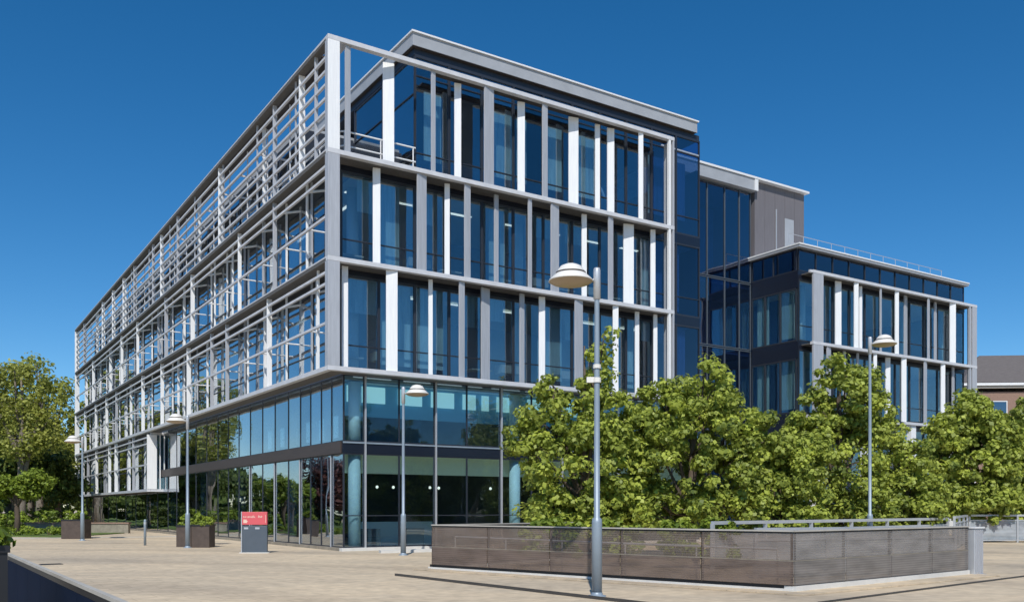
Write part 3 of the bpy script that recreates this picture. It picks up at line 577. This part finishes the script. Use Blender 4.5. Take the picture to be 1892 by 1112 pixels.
# far tree belt closing the horizon at the left
def wood(a0, a1, n, seed, label):
    rs = random.Random(seed); cs=[]; rr_=[]
    for i in range(n):
        a = R(rs.uniform(a0,a1)); d_ = 150+rs.uniform(-6,6)
        cs.append((d_*math.cos(a), d_*math.sin(a), rs.uniform(-.5,6.5)+2*math.sin(a*40))); rr_.append(rs.uniform(1.3,2.3))
    tag(leaf_mesh('distant_wood', cs, rr_, 40, 1.0, seed, M['leafC'], None), label, 'woodland', kind='stuff')
wood(111, 178, 1100, 77, 'dark belt of distant woodland closing the view behind the left trees')
wood(-40, 24, 900, 78, 'distant woodland to the right, seen only mirrored in the front glazing')
# hedges, beds
def hedge(name, x0, x1, y0, y1, z1, m, label, seed, rz=0, loc=(0,0,0), size=.16):
    rs = random.Random(seed); cs=[]; rr_=[]
    n = int((x1-x0)*(y1-y0)*5)+10
    for i in range(n):
        cs.append((rs.uniform(x0,x1), rs.uniform(y0,y1), rs.uniform(.15,z1-.15))); rr_.append(rs.uniform(.2,.42))
    T = empty(name, loc, rz, label, 'hedge')
    leaf_mesh('foliage', cs, rr_, 70, size, seed, M[m], T)
    for i in range(int((x1-x0)*.6)+2): 
        x = rs.uniform(x0,x1); y=(y0+y1)/2; MB().tube([(x,y,0),(x+rs.uniform(-.1,.1),y,z1*.7)], [.03,.015], 5).build('stem', M['bark'], T)
hedge('hedge', -6, 3.5, -.7, .7, 1.75, 'leafC', 'clipped dark hedge with sunlit top at the left beyond the lawn', 31, rz=R(-20), loc=(-38.5,74,0))
hedge('hedge', -9, 4, -.8, .8, 1.5, 'leafY', 'loose bright hedge below the dark trees at the left', 32, rz=R(8), loc=(-36,66,0))
hedge('shrub_bed', -7, 3.2, -.8, .8, .55, 'leafY', 'low bright green ground planting along the paving at the left edge', 33, rz=R(3), loc=(-30,54.5,0), size=.13)
hedge('hedge', -14, 14, -.8, .8, 2.0, 'leafC', 'long dark hedge running off beside the far end of the office block', 34, rz=R(118), loc=(-52,86,0))
gw = empty('garden_wall', (-27.0,60.0,0), R(4), 'low reddish stone wall behind the lawn, left of the far planter', 'wall')
box(-5,1.6,0,.4,0,.62).build('wall', M['stone'], gw); box(-5.05,1.65,-.05,.45,.623,.72).build('coping', M['brick'], gw)

# ------------------------------------------------------------------ street lamps
def lamp(loc, side, h, label, sleeve=2.0, arm=.45):
    T = empty('street_lamp', loc, 0, label, 'street lamp', 'street lamps on the square'); s = side
    MB().lathe([(0,0),(.095,0),(.095,1.35),(.088,1.42),(.055,1.45),(.052,h*.6),(.045,h-.55)], seg=16).build('pole', M['lampgrey'], T, smooth=True)
    MB().lathe([(.17,0),(.17,.02),(.11,.03),(.098,.08)], seg=16).build('base_plate', M['lampgrey'], T, smooth=True)
    MB().lathe([(.046,h-.56),(.066,h-.55),(.066,h-.02),(.055,h+.02),(0,h+.03)], seg=14).build('collar', M['rail'], T, smooth=True)
    MB().tube([(0,0,h-.18),(s*.2,0,h-.24),(s*.34,0,h-.22)], .028, 8).build('arm', M['rail'], T, smooth=True)
    cx = s*.48; z = h-.10
    hd = MB().lathe([(.0,z+.20),(.10,z+.19),(.19,z+.15),(.25,z+.07),(.265,z+.02),(.29,z+.0),(.40,z-.10),(.41,z-.125),(.39,z-.13)], cx, 0, 32).build('lamp_head', M['lamphead'], T, smooth=True)
    MB().lathe([(.40,z-.128),(.33,z-.17),(.2,z-.20),(.08,z-.215),(0,z-.22)], cx, 0, 32).build('diffuser', M['lens'], hd, smooth=True)
    MB().lathe([(.262,z+.045),(.275,z+.04),(.275,z+.012),(.262,z+.01)], cx, 0, 32).build('rim', M['soffit'], hd, smooth=True)
    return T
lamp((1.56,16.68,0), -1, 6.0, 'nearest and tallest looking grey lamp post in the foreground before the brown screen')
lamp((-3.78,31.59,0), 1, 5.82, 'grey lamp post in front of the corner of the glazed ground floor')
lamp((-13.43,37.6,0), -1, 5.45, 'lamp post rising out of the brown planters left of the red sign')
lamp((-21.9,46.3,0), -1, 5.25, 'farthest lamp post beside the far planter at the left end of the block')
lamp((12.02,30.5,0), 1, 7.35, 'lamp post among the maples behind the metal rail, in front of the wing')
# signs on the near pole in the foliage
fb = empty('pole_bracket', (1.56,16.68,3.92), 0, 'small pale bracket clamped to the foreground lamp post halfway up', 'bracket')
MB().lathe([(.056,0),(.075,0),(.075,.09),(.056,.09)], seg=12).build('clamp', M['lamphead'], fb); MB().lathe([(.056,.26),(.072,.26),(.072,.33),(.056,.33)], seg=12).build('clamp', M['lamphead'], fb)
box(-.19,-.05,-.03,.03,.0,.10).build('plate', M['lamphead'], fb)

# ------------------------------------------------------------------ sign
S = empty('info_sign', (-9.36,33.15,0), R(3), 'freestanding slate sign with a red top panel standing before the glazed corner', 'sign')
box(-.47,.43,-.07,.07,.03,1.0).build('lower_panel', M['signgrey'], S, bevel=.01)
rp_ = box(-.47,.43,-.08,.08,1.03,1.5).build('red_panel', M['red'], S, bevel=.01)
box(-.5,-.471,-.09,.09,0,1.51).build('post', M['rail'], S)
lt = MB(); rs = random.Random(9); x = -.42
while x < .26:
    if not (-.0 < x < .10):
        h = rs.uniform(.04,.085); lt.box(x, x+.011, -.084, -.0805, 1.29, 1.29+h)
        if rs.random() < .6: lt.box(x, x+.03, -.084, -.0805, 1.275+h*.9, 1.285+h*.9)
        if rs.random() < .5: lt.box(x+.013, x+.028, -.084, -.0805, 1.285, 1.297)
    x += rs.choice((.028,.036,.05))
for k in range(3): lt.box(-.42,-.42+(.13,.15,.12)[k],-.084,-.0805,1.10+k*.045,1.128+k*.045)
lt.box(.375,.385,-.084,-.0805,1.10,1.39)
lt.build('lettering', M['letters'], rp_)
MB().box(-.40,-.25,-.075,-.0705,.87,.94).box(0,.16,-.075,-.0705,.87,.94).build('fixing_plate', M['rail'], S)
box(-.55,.5,-.16,.16,0,.028).build('base', M['plinth'], S)

# ------------------------------------------------------------------ bollard, planters
bo = empty('bollard', (-16.19,40.07,0), 0, 'thin dark marker post standing alone on the paving', 'post')
MB().lathe([(0,0),(.055,0),(.055,1.1),(.04,1.14),(0,1.15)], seg=12).build('post', M['lampgrey'], bo, smooth=True)
MB().lathe([(.058,.93),(.06,.93),(.06,1.03),(.058,1.03)], seg=12).build('band', M['rail'], bo)
def planter(loc, w, h, label, seed, rz=0, leaf='leafY', ph=.45, boxm='planter'):
    T = empty('planter', loc, rz, label, 'planter', 'square plant boxes on the paving')
    t_=.04; m = MB(); m.box(-w/2,w/2,-w/2,-w/2+t_,0,h); m.box(-w/2,w/2,w/2-t_,w/2,0,h); m.box(-w/2,-w/2+t_,-w/2+t_,w/2-t_,0,h); m.box(w/2-t_,w/2,-w/2+t_,w/2-t_,0,h)
    bx_ = m.build('box', M[boxm], T)
    for a,b in ((-w/2-.02,-w/2-.002),(w/2+.002,w/2+.02)): box(-w/2-.02,w/2+.02,a,b,h-.07,h).build('rim', M['black'], bx_)
    box(-w/2+t_,w/2-t_,-w/2+t_,w/2-t_,.1,h-.06).build('soil', M['soil'], T)
    rs=random.Random(seed); cs=[];rr_=[]
    for i in range(26): cs.append((rs.uniform(-w*.42,w*.42),rs.uniform(-w*.42,w*.42),h+rs.uniform(0,ph)*rs.random())); rr_.append(rs.uniform(.08,.2))
    leaf_mesh('plants', cs, rr_, 60, .11, seed, M[leaf], T)
planter((-13.9,38.75,0), .62, .92, 'narrow brown planter just left of the lamp pole', 41)
planter((-12.95,38.1,0), .74, .96, 'wider brown planter just right of the lamp pole', 42)
planter((-23.6,49.2,0), 1.1, 1.05, 'far brown planter with leafy plants beside the last lamp post', 43)
planter((-5.69,9.15,0), 1.0, 1.24, 'black planter with drooping leaves cut by the left edge of the photo', 44, rz=RZ, ph=.42, boxm='black')

# ------------------------------------------------------------------ low wall bottom left
lw = empty('low_wall', (-2.93,6.83,0), math.atan2(.8304,-.557), 'dark slate low wall with a pale coping running out of the bottom left corner', 'wall')
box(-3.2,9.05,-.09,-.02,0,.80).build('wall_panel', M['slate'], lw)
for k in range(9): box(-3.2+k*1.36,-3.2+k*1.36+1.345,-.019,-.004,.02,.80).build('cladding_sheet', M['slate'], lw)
box(-3.2,9.05,-.08,-.008,.803,.863).build('shadow_gap', M['black'], lw)
box(-3.2,9.1,-.05,.0,.866,.90).build('coping', M['copestone'], lw)

# ------------------------------------------------------------------ ramp screen in the foreground
P0 = Vector((-2.12,24.0,0)); P1 = Vector((5.39,17.35,0)); P2 = Vector((11.06,22.0,0))
Q = empty('ramp_screen', P0, 0, 'brown woven mesh screen boxing in the ramp, with thin dark posts and a white base', 'screen')
def seg_screen(a, b, n, plinth_m, ph, mu_='meshU', md_='meshD'):
    a = a-P0; b = b-P0; d = (b-a); Ln = d.length; d.normalize(); nrm = Vector((d.y,-d.x,0))
    if nrm.y > 0: nrm = -nrm
    def sheet(s0,s1,z0,z1,off,th,m,nm):
        p=a+d*s0+nrm*off; q=a+d*s1+nrm*off; p2=q-nrm*th; q2=p-nrm*th
        return MB().prism([(p.x,p.y),(q.x,q.y),(p2.x,p2.y),(q2.x,q2.y)][::1],z0,z1).build(nm,M[m],Q)
    w=Ln/n
    for i in range(n):
        sheet(i*w+.02,(i+1)*w-.02,.62,1.13,.0,.02,mu_,'mesh_panel')
        sheet(i*w+.02,(i+1)*w-.02,.14,.60,.0,.02,md_,'mesh_panel')
    for i in range(n+1): sheet(max(0,i*w-.02),min(Ln,i*w+.02),.12,1.13,-.03,.05,'planter','post')
    sheet(0,Ln,1.165,1.195,.03,.08,'copestone','top_rail'); sheet(0,Ln,1.132,1.163,.0,.05,'black','rail_channel'); sheet(0,Ln,.60,.62,-.005,.02,'stone','mid_rail')
    sheet(0,Ln,.0,ph,.03,.25,plinth_m,'plinth')
    sheet(0,Ln,ph+.003,.137,-.05,.1,'black','base_channel')
seg_screen(P0,P1,5,'plinth',.07); seg_screen(P1,P2,4,'plinth',.125,'meshR','meshS')
P3 = P0 + Vector((6.2,7.2,0)); seg_screen(P0+Vector((.05,.05,0)),P3,4,'plinth',.07)
# inner handrail on the left run
m = MB()
a=P0-P0+Vector((.6,.35,0)); b=P1-P0+Vector((-.1,.75,0))
m.tube([(a.x,a.y,.86),(b.x,b.y,.80)],.022,8)
for k in range(6):
    p=a.lerp(b,k/5); m.tube([(p.x,p.y,0),(p.x,p.y,.85-.01*k)],.018,6)
m.build('handrail', M['rail'], Q)
# big steel end post at the right
E_ = empty('end_pillar', P2+Vector((.05,.02,0)), R(38), 'wide ribbed galvanised steel pillar closing the right end of the brown screen', 'pillar')
m = MB(); m.box(.0,.44,-.11,.11,0,1.13)
m.build('body', M['rail'], E_, bevel=.02)
for x in (.05,.15,.25,.35): box(x,x+.03,-.135,-.112,.03,1.1).build('rib', M['silver'], E_)
box(-.02,.46,-.14,.13,1.133,1.17).build('cap', M['coping'], E_)
box(.0,.46,-.18,.15,0,.025).build('base_plate', M['rail'], E_)

# ------------------------------------------------------------------ metal railings behind
def railing(name, a, b, n, h, label, panel='meshP', z0=0, lower=.10):
    a=Vector(a); b=Vector(b); T=empty(name,a,math.atan2(b.y-a.y,b.x-a.x),label,'railing'); Ln=(b-a).to_2d().length
    box(0,Ln,-.05,.05,h-.09,h).build('top_rail',M['rail'],T); box(0,Ln,-.03,.03,lower,lower+.05).build('bottom_rail',M['rail'],T)
    box(0,Ln,-.035,.035,h-.30,h-.25).build('mid_rail',M['rail'],T)
    w=Ln/n
    for i in range(n): box(i*w+.05,(i+1)*w-.05,-.012,.012,lower+.06,h-.31).build('panel',M[panel],T)
    for i in range(n+1): box(i*w-.04,i*w+.04,-.045,.045,0,h-.072).build('post',M['rail'],T)
    return T
railing('ramp_railing',(5.3,24.0,0),(16.6,34.6,0),6,1.28,'silver metal railing behind the brown screen, climbing past the maples')
railing('ramp_railing',(5.6,20.9,0),(11.3,23.2,0),3,1.17,'lower silver railing close behind the right face of the brown screen')
railing('side_railing',(21.9,43.5,0),(34,44.6,0),5,1.34,'blue grey panelled railing at the right edge above the sandy paving',lower=.08)
railing('side_railing',(16.9,34.7,0),(21.7,43.3,0),3,1.33,'grey railing linking the ramp to the panelled railing on the right')
# low plants poking over the screen
def tuft(loc, r, n, seed, label):
    T=empty('shrub',loc,0,label,'shrub','bright shrubs behind the brown screen'); rs=random.Random(seed); cs=[];rr_=[]
    for i in range(n): cs.append((rs.uniform(-r,r),rs.uniform(-.4,.4),rs.uniform(.2,1.0)**.8*1.25)); rr_.append(rs.uniform(.12,.28))
    leaf_mesh('foliage',cs,rr_,60,.14,seed,M['leafY'],T)
    m=MB()
    for i in range(3): MB().tube([(rs.uniform(-.1,.1),0,0),(rs.uniform(-r*.6,r*.6),0,.9)],[.03,.01],5).build('stem',M['bark'],T)
tuft((1.1,25.2,0),.75,26,51,'bright shrub peeping over the screen, left of the foreground lamp')
tuft((5.0,24.6,0),1.0,40,52,'bright shrub spilling over the screen, right of the foreground lamp')
tuft((3.0,25.6,0),.6,18,53,'small shrub half hidden behind the foreground lamp post')

# ------------------------------------------------------------------ ground edges
def edge(name, pts, w, h, m, label):
    mb = MB()
    for p, q in zip(pts[:-1], pts[1:]): mb.beam((p[0],p[1],h/2),(q[0],q[1],h/2),w,h)
    return tag(mb.build(name, m), kind='structure')
edge('kerb_edge', [(-2.80,21.85),(-2.3,21.2),(1.57,16.05),(4.2,12.6)], .05, .055, M['kerb'], '')
edge('kerb_edge', [(5.2,15.4),(9.6,19.3),(15,24)], .04, .032, M['kerb'], '')
structure('pavement_apron', MB().prism([(-2.6,23.9),(5.35,16.7),(11.6,21.6),(11.2,22.3),(5.4,17.9),(-2.0,24.4)], .004, .03), M['paving'])
dc = empty('drain_cover', (-13.35,26.3,0), R(33), 'small dark drain cover set in the paving at the left', 'drain cover')
box(-.3,.3,-.2,.2,.002,.012).build('frame', M['kerb'], dc)
for k in range(6): box(-.26,.26,-.17+k*.06,-.135+k*.06,.0125,.018).build('bar', M['black'], dc)
structure('doorstep', MB().prism([(-4.9,33.4),(-1.2,35.7),(-.9,35.2),(-4.75,32.9)], .0, .10), M['plinth'])
structure('road_strip', MB().prism([(-60,48.5),(-26,49.5),(-19,52.5),(-19.3,53.0),(-26.2,50.0),(-60,49.0)], .0, .03), M['copestone'])

# ------------------------------------------------------------------ sky, sun, camera
EL, AZ = R(47), 0.05
w = bpy.data.worlds.new('World'); scene.world = w; w.use_nodes = True; nt = w.node_tree
bg = nt.nodes['Background']; sky = nt.nodes.new('ShaderNodeTexSky'); sky.sky_type = 'NISHITA'; sky.sun_disc = False
sky.sun_elevation = EL; sky.sun_rotation = math.pi + AZ; sky.air_density = 1.0; sky.dust_density = .0; sky.ozone_density = 4.0; sky.altitude = 1500
hs = nt.nodes.new('ShaderNodeHueSaturation'); hs.inputs['Saturation'].default_value = 1.31; hs.inputs['Value'].default_value = 1.17; hs.inputs['Hue'].default_value = .497
gm = nt.nodes.new('ShaderNodeGamma'); gm.inputs[1].default_value = 1.0
nt.links.new(sky.outputs[0], gm.inputs[0]); nt.links.new(gm.outputs[0], hs.inputs['Color']); nt.links.new(hs.outputs[0], bg.inputs[0]); bg.inputs[1].default_value = .10
sl = bpy.data.lights.new('sun', 'SUN'); sl.energy = 4.2; sl.angle = R(.53); sl.color = (1,.955,.88)
so = bpy.data.objects.new('sun', sl); col.objects.link(so)
d = Vector((math.sin(-AZ)*-1*math.cos(EL)*1, math.cos(EL), -math.sin(EL)))  # direction the light travels
so.rotation_euler = d.to_track_quat('-Z','Y').to_euler(); so.location = (0,-20,40)
cd = bpy.data.cameras.new('camera'); co = bpy.data.objects.new('camera', cd); col.objects.link(co); scene.camera = co
co.location = (0,0,1.6); co.rotation_euler = (R(90),0,0); cd.sensor_width = 36; cd.lens = 1678/1892*36; cd.shift_y = (940-556)/1892; cd.clip_end = 4000; cd.clip_start = .1
scene.render.engine = 'CYCLES'; c = scene.cycles
c.max_bounces = 12; c.transparent_max_bounces = 40; c.glossy_bounces = 6; c.diffuse_bounces = 4; c.transmission_bounces = 6
scene.view_settings.view_transform = 'Standard'; scene.view_settings.look = 'None'; scene.view_settings.exposure = 0; scene.view_settings.gamma = 1
